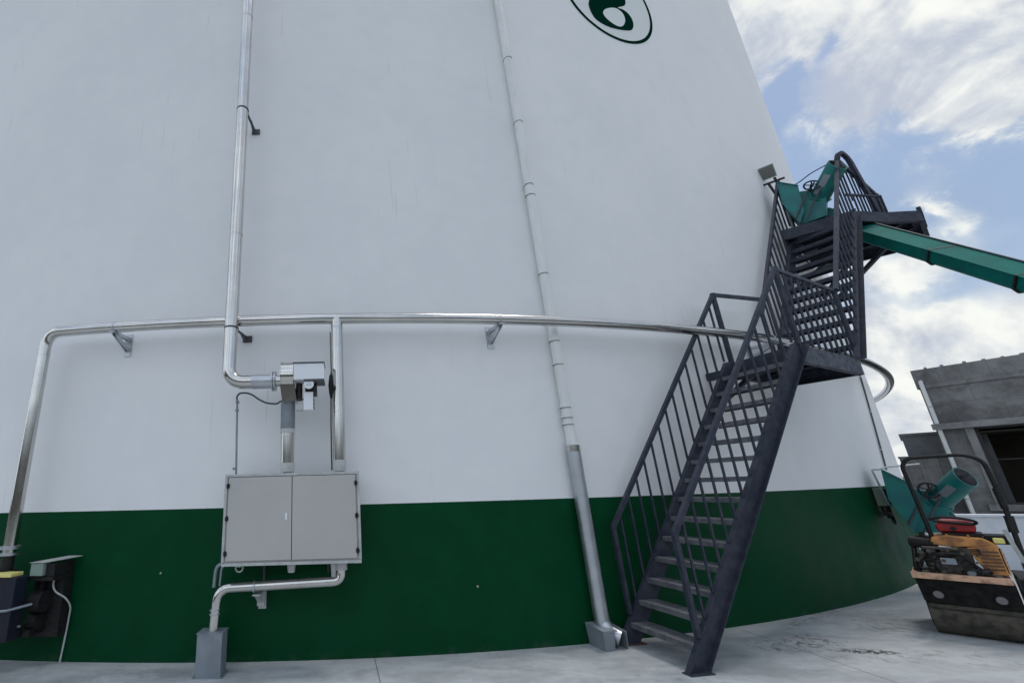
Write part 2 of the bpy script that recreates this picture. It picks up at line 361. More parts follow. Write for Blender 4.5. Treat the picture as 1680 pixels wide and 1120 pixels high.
# emblem painted on the wall: ring and swirl, in (arc length, height)
def sz(s, z, off): return T(math.degrees(s/R), z, off)
em = MB(); EC = (5.20, 10.07)
def ell(cs, cz, ra, rb, n=72, rot=0.0):
    return [(cs+ra*cos(2*PI*i/n)*cos(rot)-rb*sin(2*PI*i/n)*sin(rot), cz+ra*cos(2*PI*i/n)*sin(rot)+rb*sin(2*PI*i/n)*cos(rot)) for i in range(n+1)]
em.strip([sz(s, z, .004) for s, z in ell(*EC, 1.04, 1.07)], [sz(s, z, .004) for s, z in ell(*EC, .975, 1.005)])
ering = em.build('emblem_ring', 'logo', tk)
OUT_PX = [(4.681, 9.797), (4.646, 9.685), (4.649, 9.522), (4.722, 9.351), (4.919, 9.266), (5.151, 9.267), (5.402, 9.325), (5.554, 9.396), (5.637, 9.532), (5.65, 9.685), (5.583, 9.808), (5.472, 9.858), (5.348, 9.862), (5.542, 9.989), (5.605, 10.123), (5.589, 10.162), (5.485, 10.36), (5.327, 10.5), (5.14, 10.561), (4.953, 10.534), (4.793, 10.421), (4.685, 10.242), (4.646, 10.023)]
HOLE_PX = [(4.947, 9.601), (5.024, 9.692), (5.138, 9.763), (5.243, 9.805), (5.335, 9.812), (5.434, 9.747), (5.453, 9.606), (5.383, 9.45), (5.272, 9.363), (5.132, 9.368), (4.992, 9.447), (4.941, 9.527)]
def flat_poly(mb, pts, off, dzz=.008):
    """fill a polygon given in (arc, height) with thin rows that follow the curved wall"""
    def cuts(z):
        xs = []
        for (x0, y0), (x1, y1) in zip(pts, pts[1:]+pts[:1]):
            if (y0 <= z) != (y1 <= z): xs.append(x0+(x1-x0)*(z-y0)/(y1-y0))
        return sorted(xs)
    lo = min(p[1] for p in pts); hi = max(p[1] for p in pts); n = int((hi-lo)/dzz)+1; st_ = (hi-lo)/n; e = 1e-4
    for i in range(n):
        za, zb = lo+i*st_+e, lo+(i+1)*st_-e; A, B = cuts(za), cuts(zb)
        if len(A) != len(B): A = B = cuts((za+zb)/2)
        for k in range(0, len(A)-1, 2):
            m_ = max(1, int((max(A[k+1], B[k+1])-min(A[k], B[k]))/.06))
            mb.strip([sz(A[k]+(A[k+1]-A[k])*q/m_, lo+i*st_, off) for q in range(m_+1)], [sz(B[k]+(B[k+1]-B[k])*q/m_, lo+(i+1)*st_, off) for q in range(m_+1)])
em = MB(); flat_poly(em, ell(*EC, .975, 1.005)[:-1], .0025); em.build('emblem_field', 'logo_bg', tk)
def rounded(pts, k=4):
    o = []; n = len(pts)
    for i in range(n):
        a, b_, c, d = pts[i-1], pts[i], pts[(i+1) % n], pts[(i+2) % n]
        for j in range(k):
            t = j/k; o.append(tuple(.5*((2*b_[q])+(c[q]-a[q])*t+(2*a[q]-5*b_[q]+4*c[q]-d[q])*t*t+(3*b_[q]-a[q]-3*c[q]+d[q])*t**3) for q in (0, 1)))
    return o
em = MB(); flat_poly(em, rounded(OUT_PX), .006); em.build('emblem_swirl', 'logo', tk)
em = MB(); flat_poly(em, rounded(HOLE_PX), .008); em.build('emblem_drop', 'logo_bg', tk)
# little plugs in the green band
for th, z in ((-5.83, .815), (4.62, .60)):
    t, nn = tdir(th); MB().cyl(T(th, z, -.01), T(th, z, .012), .009, 10).build('wall_plug', 'lightgrey', tk)
# thin conduit clipped down the wall near its right edge
cd = thing('wall_conduit', T(33.6, 0), 'thin dark conduit running down the white wall behind the stair landing', 'conduit')
b = MB(); b.tube([T(33.7-2.7*i/12, 3.75-2.05*i/12, .02) for i in range(13)], .012, 8); b.build('tube', 'cable', cd)
for k in (2, 6, 10):
    p = T(33.7-2.7*k/12, 3.75-2.05*k/12, .018); t, nn = tdir(33); MB().box(p, t*.03, nn*.012, UP*.012).build('clip', 'steel_dull', cd)

# ------------------------------------------------------------ pipes
def clamp(pts_at, d, r, parent, name='clamp', m='steel_dull', w=.02):
    d = V(d).normalized(); p = V(pts_at)
    return MB().cyl(p-d*w, p+d*w, r, 24).build(name, m, parent)
def wall_bracket(th, z, off, parent, drop=.26, side=1):
    """triangular strap bracket: arm from the wall, strap below, wall plate"""
    t, nn = tdir(th); b = MB(); p = T(th, z, off)
    for q in (-.02, .02):
        b.bar(T(th, z-.055, .0)+t*q, p+t*q-UP*.065, .006, .04)
        b.bar(T(th, z-drop, .012)+t*q, p+t*q-UP*.075, .006, .036)
    b.box(T(th, z-drop*.5-.03, .006), t*.045, nn*.006, UP*(drop*.5+.04))
    b.box(p-UP*.068, t*.035, nn*.06, UP*.005)
    return b.build('bracket', 'steel_dull', parent)
# ring main: downcomer at the left, then round the tank
PO = .30; PZ = 3.483
rp = thing('ring_pipe', T(0, 0, PO), 'long polished steel pipe running level round the tank with a downcomer at its left end', 'pipe')
pts = [T(-10.6, 1.06, .30), T(-10.6, PZ, .30)] + []
pts = [pts[0]] + fillet([pts[0], T(-10.6, PZ, .30), T(-9.4, PZ, PO)], .2, 8)[1:-1] + arcpts(-9.4, 60, PZ, PO, 110)
MB().tube(pts, .062, 24).build('tube', 'steel', rp)
for th, o_ in ((-7.9, .06), (6.1, .0), (19.5, 0)):
    t, nn = tdir(th); clamp(T(th, PZ, PO), t, .066, rp, w=.008); wall_bracket(th, PZ, PO, rp, .20)
for th in (-3.05, 13.9, 26.0):
    t, nn = tdir(th); clamp(T(th, PZ, PO), t, .0645, rp, 'weld_seam', 'steel', .006)
MB().cyl(T(-10.6, 3.20, .30), T(-10.6, 3.215, .30), .0645).build('weld_seam', 'steel', rp)
MB().cyl(T(-10.6, 1.10, .30), T(-10.6, 1.13, .30), .098).build('flange', 'steel_dull', rp)
MB().cyl(T(-10.6, 1.04, .30), T(-10.6, 1.065, .30), .085).build('flange', 'steel_dull', rp)
# tall riser bending right into the blower
rs = thing('riser_pipe', T(-3.52, 2.7, .35), 'tall polished steel riser pipe bending right at its foot into the blower', 'pipe')
ro = .38
pts = fillet([T(-3.52, 16.9, ro), T(-3.53, 2.742, ro), T(-2.35, 2.742, ro)], .22, 10)
MB().tube(pts, .074, 28).build('tube', 'steel', rs)
t, nn = tdir(-2.4)
MB().cyl(T(-2.72, 2.742, ro), T(-1.98, 2.742, ro), .078).build('sleeve', 'steel_dull', rs)
MB().cyl(T(-2.02, 2.742, ro), T(-1.60, 2.742, ro), .062).build('spigot', 'steel', rs)
for a in (-2.06, -1.975): MB().cyl(T(a, 2.742, ro), T(a+.045, 2.742, ro), .108).build('flange', 'steel_dull', rs)
for z, dz in ((6.42, 0), (3.37, 0)):
    clamp(T(-3.52, z, ro), UP, .079, rs, w=.009, m='cable')
    t, nn = tdir(-3.3); bb = MB(); bb.bar(T(-3.30, z+.02, .0), T(-3.38, z-.01, ro-.02), .03, .014); bb.bar(T(-3.30, z-.05, .01), T(-3.32, z, .2), .03, .012)
    bb.box(T(-3.24, z-.01, .008), t*.055, nn*.008, UP*.04); bb.build('bracket', 'cable', rs)
MB().cyl(T(-3.52, 4.55, ro), T(-3.52, 4.562, ro), .0765).build('weld_seam', 'steel', rs)
MB().cyl(T(-3.52, 8.05, ro), T(-3.52, 8.062, ro), .0765).build('weld_seam', 'steel', rs)

# blower between riser and cabinet
f = frame(-1.52, .38)
bl = thing('gas_blower', f(0, 0, 2.5), 'small steel blower with a white motor housing above the cabinet', 'blower')
b = MB(); b.cyl(f(-.062, 0, 2.79), f(.062, 0, 2.79), .155, 36); b.cyl(f(-.068, 0, 2.79), f(-.063, 0, 2.79), .162, 36); b.cyl(f(.063, 0, 2.79), f(.068, 0, 2.79), .162, 36)
b.build('fan_casing', 'steel', bl)
b = MB(); b.prism([f(-.072, .03, 2.70), f(-.072, .13, 2.68), f(-.05, .10, 2.50), f(-.05, -.10, 2.50), f(-.072, -.12, 2.68)], V(f(.08, 0, 0)-f(-.072, 0, 0))); b.build('outlet', 'steel', bl)
b = MB(); b.box(f(.235, .06, 2.80), f(.160, 0, 0)-f(0, 0, 0), f(0, .12, 0)-f(0, 0, 0), UP*.088); b.build('motor_housing', 'white', bl, bevel=.006)
b = MB(); b.box(f(.235, .06, 2.892), f(.166, 0, 0)-f(0, 0, 0), f(0, .13, 0)-f(0, 0, 0), UP*.006); b.build('lid_trim', 'cable', bl); b = MB(); b.box(f(.29, .06, 2.703), f(.105, 0, 0)-f(0, 0, 0), f(0, .12, 0)-f(0, 0, 0), UP*.012); b.build('housing_trim', 'cable', bl)
b = MB(); b.cyl(f(.12, .02, 2.70), f(.12, .02, 2.52), .035, 16); b.box(f(.25, .02, 2.64), f(.06, 0, 0)-f(0, 0, 0), f(0, .06, 0)-f(0, 0, 0), UP*.07); b.build('solenoid', 'grease', bl)
b = MB(); b.box(f(.225, .06, 2.50), f(.05, 0, 0)-f(0, 0, 0), f(0, .045, 0)-f(0, 0, 0), UP*.095); b.build('terminal_box', 'white', bl, bevel=.004)
b = MB(); b.box(f(.135, .05, 2.44), f(.045, 0, 0)-f(0, 0, 0), f(0, .03, 0)-f(0, 0, 0), UP*.035); b.build('terminal_box', 'lightgrey', bl, bevel=.004)
b = MB()
for q in (0, 1, 2, 3): b.box(f(.275, .02+.005*q, 2.44+.04*q), f(.006, 0, 0)-f(0, 0, 0), f(0, .05, 0)-f(0, 0, 0), UP*.010)
b.build('cable_glands', 'black', bl)
b = MB(); b.cyl(f(.235, .165, 2.665), f(.235, .172, 2.665), .052, 28); wl = b.build('warning_label', 'white', bl)
b = MB(); b.prism([f(.205, .174, 2.648), f(.265, .174, 2.648), f(.235, .174, 2.70)], f(0, .002, 0)-f(0, 0, 0)); b.build('triangle_mark', 'steel_dull', wl)
b = MB(); b.prism([f(.217, .177, 2.655), f(.253, .177, 2.655), f(.235, .177, 2.687)], f(0, .0015, 0)-f(0, 0, 0)); b.build('triangle_mark', 'white', wl)
# stub pipe with flexible sleeve down into cabinet
sp = thing('stub_pipe', f(0, 0, 1.78), 'short vertical steel pipe with a grey flexible sleeve between blower and cabinet', 'pipe')
MB().cyl(f(0, 0, 1.78), f(0, 0, 2.24), .070).build('tube', 'steel', sp)
b = MB(); pr = []
for i in range(40): pr.append((2.20+.30*i/39, .074+.004*(i % 2)))
b.tube([f(0, 0, z) for z, r in pr], [r for z, r in pr], 24); b.build('flexible_sleeve', 'zinc', sp)
MB().cyl(f(0, 0, 2.185), f(0, 0, 2.225), .079).build('clamp', 'lightgrey', sp)
MB().cyl(f(0, 0, 1.79), f(0, 0, 1.88), .074).build('collar', 'lightgrey', sp)
# branch pipe from ring main
br = thing('branch_pipe', T(.13, 1.78, PO), 'straight steel branch pipe dropping from the level pipe into the cabinet top', 'pipe')
MB().tube([T(.13, 1.78, PO), T(.13, PZ, PO)], .067, 28).build('tube', 'steel', br)
MB().tube([T(.13, 3.36, PO), T(.13, 3.43, PO), T(.13, 3.45, PO)], [.069, .062, .05], 24).build('tee_joint', 'steel_dull', br)
MB().cyl(T(.13, 1.79, PO), T(.13, 1.90, PO), .071).build('collar', 'lightgrey', br)
b = MB(); g = frame(.13, PO)
b.tube([g(-.070, .0, 2.84), g(-.075, .012, 2.80), g(-.078, .02, 2.70), g(-.075, .01, 2.62), g(-.078, 0, 2.55)], [.006, .02, .028, .024, .008], 12)
b.tube([g(-.078, 0, 2.56), g(-.082, 0, 2.3), g(-.080, 0, 1.80)], .007, 8); b.tube([g(-.072, 0, 2.82), g(-.074, -.02, 3.1), g(-.076, -.02, 3.33)], .005, 8)
b.build('black_sensor_lead', 'black', br)
# flexible cable and conduit to the left of the stub pipe
fc = thing('conduit_line', T(-3.25, 1.78, .30), 'thin grey conduit rising from the cabinet and looping over to the blower', 'conduit')
MB().tube([T(-3.2, 1.78, .30), T(-3.27, 2.56, .30)], .011, 10).build('tube', 'zinc', fc)
b = MB(); g = frame(-3.27, .30); gb = frame(-1.52, .38)
cp = [g(0, 0, 2.55), g(-.005, .0, 2.60), g(.03, .01, 2.635), g(.10, .02, 2.635), g(.17, .03, 2.61), g(.24, .04, 2.56), g(.33, .05, 2.515), g(.44, .06, 2.50), g(.50, .11, 2.515), g(.62, .13, 2.515), g(.74, .11, 2.53)]
def smooth(p, k=5):
    o = []
    for i in range(len(p)-1):
        a, b_, c, d = V(p[max(i-1, 0)]), V(p[i]), V(p[i+1]), V(p[min(i+2, len(p)-1)])
        for j in range(k):
            t_ = j/k; o.append(.5*((2*b_)+(c-a)*t_+(2*a-5*b_+4*c-d)*t_*t_+(3*b_-a-3*c+d)*t_**3))
    return o+[V(p[-1])]
b.tube(smooth(cp), .010, 10); b.build('flexible_lead', 'cable', fc)
for z in (2.54, 2.45, 1.84): clamp(T(-3.26, z, .30), UP, .02, fc, 'coupling', 'zinc', .012)

# ------------------------------------------------------------ cabinet
g = frame(-1.33, 0)
cb = thing('control_cabinet', g(0, .3, .95), 'wide grey steel cabinet with two doors mounted half on the green band', 'cabinet')
hw = .655; z0, z1 = .955, 1.765
b = MB(); b.box(g(0, .295, (z0+z1)/2), g(hw, 0, 0)-g(0, 0, 0), g(0, .155, 0)-g(0, 0, 0), UP*((z1-z0)/2)); b.build('case', 'cabinet', cb, bevel=.004)
b = MB()
for (x0, x1, a0, a1) in ((-hw-.012, hw+.012, z1-.012, z1+.012), (-hw-.012, hw+.012, z0-.020, z0+.006)): b.box(g((x0+x1)/2, .30, (a0+a1)/2), g((x1-x0)/2, 0, 0)-g(0, 0, 0), g(0, .168, 0)-g(0, 0, 0), UP*((a1-a0)/2))
for sx in (-1, 1): b.box(g(sx*(hw+.002), .457, (z0+z1)/2), g(.012, 0, 0)-g(0, 0, 0), g(0, .010, 0)-g(0, 0, 0), UP*((z1-z0)/2-.013))
b.build('door_frame', 'lightgrey', cb)
for sx in (-1, 1):
    b = MB(); b.box(g(sx*(hw/2-.012), .462, (z0+z1)/2+.002), g(hw/2-.0155, 0, 0)-g(0, 0, 0), g(0, .010, 0)-g(0, 0, 0), UP*((z1-z0)/2-.022)); dr = b.build('door', 'cabinet', cb, bevel=.003)
    for zz in (z0+.09, (z0+z1)/2, z1-.10):
        b = MB(); b.cyl(g(sx*(hw-.022), .478, zz-.024), g(sx*(hw-.022), .478, zz+.024), .010, 10); b.box(g(sx*(hw-.022), .474, zz), g(.016, 0, 0)-g(0, 0, 0), g(0, .004, 0)-g(0, 0, 0), UP*.016); b.build('hinge', 'black', dr)
    if sx < 0:
        b = MB(); b.box(g(-.055, .476, 1.37), g(.009, 0, 0)-g(0, 0, 0), g(0, .006, 0)-g(0, 0, 0), UP*.032); b.build('handle', 'white', dr)
b = MB(); b.box(g(0, .4685, (z0+z1)/2), g(.0028, 0, 0)-g(0, 0, 0), g(0, .001, 0)-g(0, 0, 0), UP*((z1-z0)/2-.024)); b.build('door_gap', 'gap', cb)
for x_, r_, l_ in ((-.02, .045, .11), (.395, .032, .16), (-.53, .03, .05)):
    MB().cyl(g(x_, .30, z0-.015), g(x_, .30, z0-l_), r_, 18, r_*.75).build('drain_nozzle', 'lightgrey', cb)
b = MB(); b.tube([g(-.53+.035*cos(a_), .30, z0-.06+.035*sin(a_)) for a_ in [2*PI*i/16 for i in range(16)]], .008, 8, closed=True); b.build('lifting_ring', 'lightgrey', cb)
for x_, l_ in ((-.33, .22), (.33, .16)): MB().bar(g(x_, .03, z0-.02), g(x_, .03, z0-l_), .05, .02).build('mounting_rail', 'cable', cb)
# drain pipe under cabinet
dp = thing('drain_pipe', T(-3.62, .36, .32), 'bent steel pipe under the cabinet leading left and down into a small grey box', 'pipe')
pts = fillet([T(.13, .94, .30), T(.13, .755, .30), T(-3.60, .715, .30), T(-3.66, .30, .32)], .13, 8)
MB().tube(pts, .047, 24).build('tube', 'steel', dp)
clamp(T(.13, .90, .30), UP, .058, dp, 'collar', 'lightgrey', .045)
clamp(T(-3.64, .50, .315), UP, .051, dp, 'collar', 'steel_dull', .008); clamp(T(-3.64, .535, .315), UP, .051, dp, 'collar', 'steel_dull', .006)
t, nn = tdir(-2.4); clamp(T(-2.5, .725, .30), t, .052, dp, 'clamp', 'steel_dull', .01)
b = MB(); b.box(T(-2.42, .60, .10), t*.035, nn*.004, UP*.085); b.bar(T(-2.42, .655, 0), T(-2.42, .655, .34), .07, .01); b.bar(T(-2.42, .50, .01), T(-2.42, .65, .30), .05, .008); b.box(T(-2.42, .57, .006), t*.04, nn*.006, UP*.10); b.build('bracket', 'lightgrey', dp)
pts = fillet([T(-3.1, .93, .26), T(-3.72, .93, .26), T(-3.76, .72, .26)], .08, 6)
lc = thing('small_conduit', T(-3.74, .72, .26), 'short bent grey conduit at the lower left corner of the cabinet', 'conduit')
MB().tube(pts, .017, 12).build('tube', 'zinc', lc); MB().tube(fillet([T(-3.35, .94, .30), T(-3.52, .90, .30), T(-3.55, .74, .30)], .05, 5), .010, 10).build('flexible_lead', 'zinc', lc)
# small grey box on the ground
gb_ = thing('pipe_box', (-1.2, 5.02, 0), 'small upright grey metal box on the ground swallowing the drain pipe', 'box')
g = frame(-3.68, .0)
b = MB(); b.box(g(0, .305, .175), g(.118, 0, 0)-g(0, 0, 0), g(0, .088, 0)-g(0, 0, 0), UP*.175); b.build('casing', 'zinc', gb_, bevel=.004)
b = MB(); b.box(g(0, .305, .354), g(.124, 0, 0)-g(0, 0, 0), g(0, .093, 0)-g(0, 0, 0), UP*.005); b.build('rim_plate', 'zinc', gb_); b = MB(); b.box(g(0, .31, .003), g(.14, 0, 0)-g(0, 0, 0), g(0, .10, 0)-g(0, 0, 0), UP*.003); b.build('base_plate', 'zinc', gb_)

# ------------------------------------------------------------ rain downpipe
dn = thing('downpipe', T(8.63, .12, .09), 'tall off-white jointed downpipe ending in a silver steel sleeve left of the stair foot', 'downpipe')
MB().tube([T(8.60, 17.2, .085), T(8.66, 2.0, .085)], .058, 28).build('plastic_pipe', 'pvc', dn)
for z, h_, r_ in ((9.15, .03, .062), (7.85, .03, .062), (6.65, .03, .062), (5.58, .035, .063), (5.41, .035, .063), (4.22, .03, .062), (3.30, .04, .063), (3.0, .03, .062), (2.47, .03, .063), (2.35, .03, .063), (2.27, .022, .065)):
    MB().cyl(T(8.64, z, .085), T(8.64, z+h_, .085), r_, 28).build('joint_collar', 'pvc', dn)
    MB().cyl(T(8.64, z-.006, .085), T(8.64, z-.0005, .085), r_+.001, 28).build('joint_gap', 'cable', dn)
MB().tube([T(8.66, 1.99, .09), T(8.66, .30, .09), T(8.66, .20, .10)], .074, 28).build('steel_sleeve', 'steel_dull', dn)
MB().cyl(T(8.66, 1.96, .09), T(8.66, 2.03, .09), .079, 28).build('clamp', 'steel', dn)
g = frame(8.66, 0)
sh = MB()
sh.prism([g(-.13, .02, 0), g(-.13, .24, 0), g(-.15, .28, .17), g(-.15, .02, .20)], g(.01, 0, 0)-g(0, 0, 0))
sh.prism([g(.13, .02, 0), g(.13, .24, 0), g(.11, .28, .17), g(.11, .02, .20)], g(.01, 0, 0)-g(0, 0, 0))
sh.prism([g(-.15, .27, .18), g(-.13, .24, .0), g(-.02, .24, 0), g(-.02, .27, .18)], g(0, .012, 0)-g(0, 0, 0))
sh.prism([g(-.15, .02, .20), g(-.15, .28, .175), g(.02, .28, .175), g(.02, .02, .20)], UP*.008)
shoe = thing('gully_box', g(0, .13, 0), 'crumpled galvanised gully box on the ground under the steel downpipe sleeve', 'box')
sh.build('side_plates', 'zinc', shoe)
MB().tube(fillet([g(.0, .10, .20), g(.02, .14, .13), g(.09, .21, .09)], .05, 6), .080, 24, caps=False).build('spout', 'steel_dull', shoe)
MB().tube([g(.035, .155, .12), g(.09, .21, .09)], .078, 24).build('spout_mouth', 'gap', shoe)
# ------------------------------------------------------------ stair
st = thing('steel_stair', (3.0, 4.9, 0), 'dark painted steel stair climbing in two flights beside the white tank', 'stair')
EL = R_(54.1)
def hdir(a): a = R_(a); return V((sin(a), cos(a), 0)), V((-cos(a), sin(a), 0))   # along, and to its left
def channel(F, a, z0, z1, side, parent, name='stringer', m='stair', depth=.175, fl=.052, tk_=.008):
    """C section along the flight, web on the tread side; side=-1 right, +1 left (flanges point outward)"""
    h, n_ = hdir(a); u = (h*cos(EL)+UP*sin(EL)); w_ = (UP*cos(EL)-h*sin(EL)); o = n_*side
    sec = [(0, -depth/2), (fl, -depth/2), (fl, -depth/2+tk_), (tk_, -depth/2+tk_), (tk_, depth/2-tk_), (fl, depth/2-tk_), (fl, depth/2), (0, depth/2)]
    A, B = [], []
    for (q, p) in sec:
        base = F + o*q + w_*p
        A.append(base+u*((z0-base.z)/u.z)); B.append(base+u*((z1-base.z)/u.z))
    b = MB(); b.prism(A, B[0]-A[0])
    return b.build(name, m, parent, smooth=False)
def flight(F, a, n, rise, width, lab):
    h, n_ = hdir(a); run = rise/math.tan(EL); L = F+n_*width
    z0 = F.z
    sr = channel(F, a, z0, z0+n*rise+.0, -1, st); sl = channel(L, a, z0, z0+n*rise, 1, st)
    for k in range(1, n):
        c = F + h*(run*k) + UP*(rise*k) + n_*(width/2); b = MB()
        b.box(c-UP*.004, h*.105, n_*(width/2-.002), UP*.004)
        b.box(c-h*.103-UP*.026, h*.003, n_*(width/2-.002), UP*.022); b.box(c+h*.103-UP*.022, h*.003, n_*(width/2-.002), UP*.018)
        b.build('tread', 'tread' if lab == 'lower' else 'stair', st, smooth=False)
    return h, n_, run
def rail(pts, balusters, parent, r=.021, m='stair', name='handrail'):
    b = MB(); pts = [V(p) for p in pts]
    for p, q in zip(pts, pts[1:]): b.bar(p, q, 2*r, 2*r)
    for p in pts[1:-1]: b.box(p, (r*1.08, 0, 0), (0, r*1.08, 0), (0, 0, r*1.08))
    o = b.build(name, m, parent, smooth=False)
    for (p, q) in balusters: MB().bar(p, q, .018).build('baluster', m, o, smooth=False)
    return o
# lower flight
F1 = V((3.101, 4.500, 0)); N1, RI1, W1 = 15, .204, .752
h1, n1_, run1 = flight(F1, 82.6, N1, RI1, W1, 'lower')
top1 = F1+h1*(run1*N1)+UP*(RI1*N1)
for side in (0, 1):
    B = F1+n1_*(W1*side)+n1_*(.03 if side else -.03)
    foot = B+h1*(run1*.55)+UP*(RI1*.55+.16)
    lo = B+h1*(.07)+UP*1.13; hi = B+h1*(run1*N1)+UP*(RI1*N1+.965)
    bals = []
    for k in range(1, 15):
        p = B+h1*(run1*(k+.25))+UP*(RI1*(k+.25)+.165); bals.append((p, V((p.x, p.y, lo.z+(hi.z-lo.z)*((p-lo).dot(h1))/((hi-lo).dot(h1))))))
    rail([foot, lo, hi, hi-UP*.96] if side else [foot, lo, hi], bals, st)
b = MB(); b.box(F1+n1_*W1+n1_*.03+h1*.04+UP*.006, h1*.13, n1_*.06, UP*.006); b.build('foot_plate', 'rust', st)
b = MB(); b.box(F1-n1_*.03+h1*.01+UP*.004, h1*.12, n1_*.05, UP*.004); b.build('foot_plate', 'stair', st)
# landing one
Z1 = 3.06
A = V((5.19, 5.56, Z1)); Bc = V((5.30, 4.77, Z1)); Cc = V((6.79, 5.46, Z1)); Dc = V((6.46, 6.20, Z1))
b = MB(); b.prism([A-UP*.012, Bc-UP*.012, Cc-UP*.012, Dc-UP*.012], UP*.010); lf = b.build('landing_plate', 'stair', st, smooth=False)
def edge_beam(p, q, parent, d=.2, w_=.05, name='edge_beam'):
    p, q = V(p), V(q); b = MB(); h = (q-p).normalized(); s_ = h.cross(UP)
    b.box((p+q)/2-UP*(d/2+.013), (q-p)/2, s_*.006, UP*(d/2))
    b.box((p+q)/2-UP*(d+.010)+s_*(-w_/2), (q-p)/2, s_*(w_/2), UP*.005); b.box((p+q)/2-UP*(.018)+s_*(-w_/2), (q-p)/2, s_*(w_/2), UP*.0045)
    return b.build(name, 'stair', parent, smooth=False)
edge_beam(A, Bc, lf); edge_beam(Bc, Cc, lf); edge_beam(Cc, Dc, lf); edge_beam(Dc, A, lf)
for k in (.33, .66): edge_beam(Bc.lerp(Cc, k), A.lerp(Dc, k), lf, .08, .03, 'joist')
# guard of landing one, outer side
G0 = Bc+UP*.94; G1 = Cc+UP*.95+V((0, 0, 0)); bal = []
for k in range(1, 9): p = Bc.lerp(Cc, k/9); bal.append((p, G0.lerp(G1, k/9)))
rail([Bc, G0, G1, Cc], bal, st, name='guard_rail')
hiL = F1+n1_*(W1+.03)+h1*(run1*N1)+UP*(RI1*N1+.965)
rail([hiL, V((6.16, 5.80, 4.04))], [], st, name='guard_rail')
# stays that fix the landing to the tank
for p in (A, Dc):
    th = math.degrees(math.atan2(p.x, CY-p.y)); b = MB(); b.bar(p-UP*.12, T(th, p.z-.12, 0), .07, .1); b.bar(T(th, p.z-.55, .0), p.lerp(Bc, .25)-UP*.22, .05); b.build('wall_stay', 'stair', st, smooth=False)
# upper flight
F2 = V((6.77, 5.45, 3.06)); N2, RI2, W2 = 13, .2075, .76
h2, n2_, run2 = flight(F2, 67, N2, RI2, W2, 'upper')
Z2 = 3.06+N2*RI2
for side in (0, 1):
    B = F2+n2_*(W2*side)+n2_*(.03 if side else -.03); bals = []
    k0, k1 = (0, N2+.2) if side == 0 else (-.3, N2+1.0)
    lo = B+h2*(run2*k0)+UP*(RI2*k0+.955); hi = B+h2*(run2*k1)+UP*(RI2*k1+.955)
    for k in range(0 if side else 1, N2+1):
        p = B+h2*(run2*(k+.1))+UP*(RI2*(k+.1)+.165); bals.append((p, p+UP*.785))
    rail([lo, hi] if side == 0 else [lo, hi, hi-UP*1.15], bals, st)
# upper platform
P = [V((7.86, 6.78, Z2)), V((8.50, 6.19, Z2)), V((9.16, 6.24, Z2)), V((9.66, 6.20, Z2)), V((10.38, 6.68, Z2)), V((10.50, 7.28, Z2)), V((10.20, 7.60, Z2)), V((9.35, 7.78, Z2)), V((8.35, 7.12, Z2))]
b = MB(); b.prism([p-UP*.012 for p in P], UP*.010); pf = b.build('platform_plate', 'stair', st, smooth=False)
for p, q in zip(P, P[1:]+P[:1]): edge_beam(p, q, pf, .18)
for k in (.2, .4, .6, .8): edge_beam(P[1].lerp(P[4], k), P[8].lerp(P[6], k), pf, .10, .04, 'joist')
for p in (P[8], P[7], P[6]):
    th = math.degrees(math.atan2(p.x, CY-p.y)); b = MB(); b.bar(p-UP*.12, T(th, p.z-.12, -.02), .08, .12); b.bar(T(th, p.z-.9, -.01), p.lerp(P[3], .5)-UP*.2, .06); b.build('wall_stay', 'stair', st, smooth=False)
# guard with looped ends on the outer side of the platform
B = F2-n2_*.03; hi = B+h2*(run2*(N2+.2))+UP*(RI2*(N2+.2)+.955)
Q = [hi, hi+V((.05, -.01, .12)), hi+V((.16, .02, .16)), hi+V((.26, .04, .05)), V((9.02, 6.25, Z2))]
b = MB(); pp = fillet(Q, .1, 5); 
for p, q in zip(pp, pp[1:]): b.bar(p, q, .055, .055)
b.build('end_loop', 'stair', st, smooth=False)
g1 = V((9.22, 6.33, Z2)); a0 = V((8.90, 6.26, Z2+.92)); a1 = V((9.12, 6.30, Z2+.47))
g1t = g1+UP*.38
bal = []
for k in range(1, 7): q = k/7; bal.append((V((8.70, 6.24, Z2)).lerp(g1, q), hi.lerp(g1t, q)))
rail([hi, g1t, g1], bal, st, .022, name='guard_rail')
b = MB(); b.bar(P[3]+V((0, 0, .02)), P[4]+UP*.02, .05, .09); b.build('kerb_bar', 'stair', st, smooth=False)
bal = [(P[2].lerp(P[1], k/5), P[2].lerp(P[1], k/5)+UP*.30) for k in range(0, 5)]
rail([P[2]+UP*.30, P[1]+UP*.30], bal, st, .016, name='mid_rail')

# flood lamp on the top of the left handrail
Bl = F2+n2_*(W2+.03); ltop = Bl+h2*(run2*(N2+1.0))+UP*(RI2*(N2+1.0)+.955)
fl = thing('flood_lamp', ltop, 'small grey flood lamp clamped to the top of the stair handrail', 'lamp')
b = MB(); b.bar(ltop-UP*.10, ltop+V((-.02, .01, .12)), .03); b.bar(ltop+V((-.17, .11, .02)), ltop+V((.09, -.06, .06)), .03); b.bar(ltop+V((-.09, .08, .02)), ltop+V((-.06, .05, -.22)), .035); b.build('bracket', 'black', fl)
ax = V((.64, -.77, 0)); fn = V((-.62, -.50, -.45)).normalized(); up_ = (UP-fn*fn.z).normalized(); sd_ = up_.cross(fn)
lc_ = ltop+V((-.07, .05, .27))
b = MB(); b.box(lc_, sd_*.105, up_*.125, fn*.035); hd = b.build('lamp_head', 'green_grey', fl, bevel=.01)
b = MB(); b.box(lc_+fn*.038, sd_*.085, up_*.10, fn*.003); b.build('lens', 'lens', hd)
b = MB(); b.box(lc_-fn*.06+up_*.04, sd_*.05, up_*.02, fn*.03); b.build('driver_box', 'black', hd)
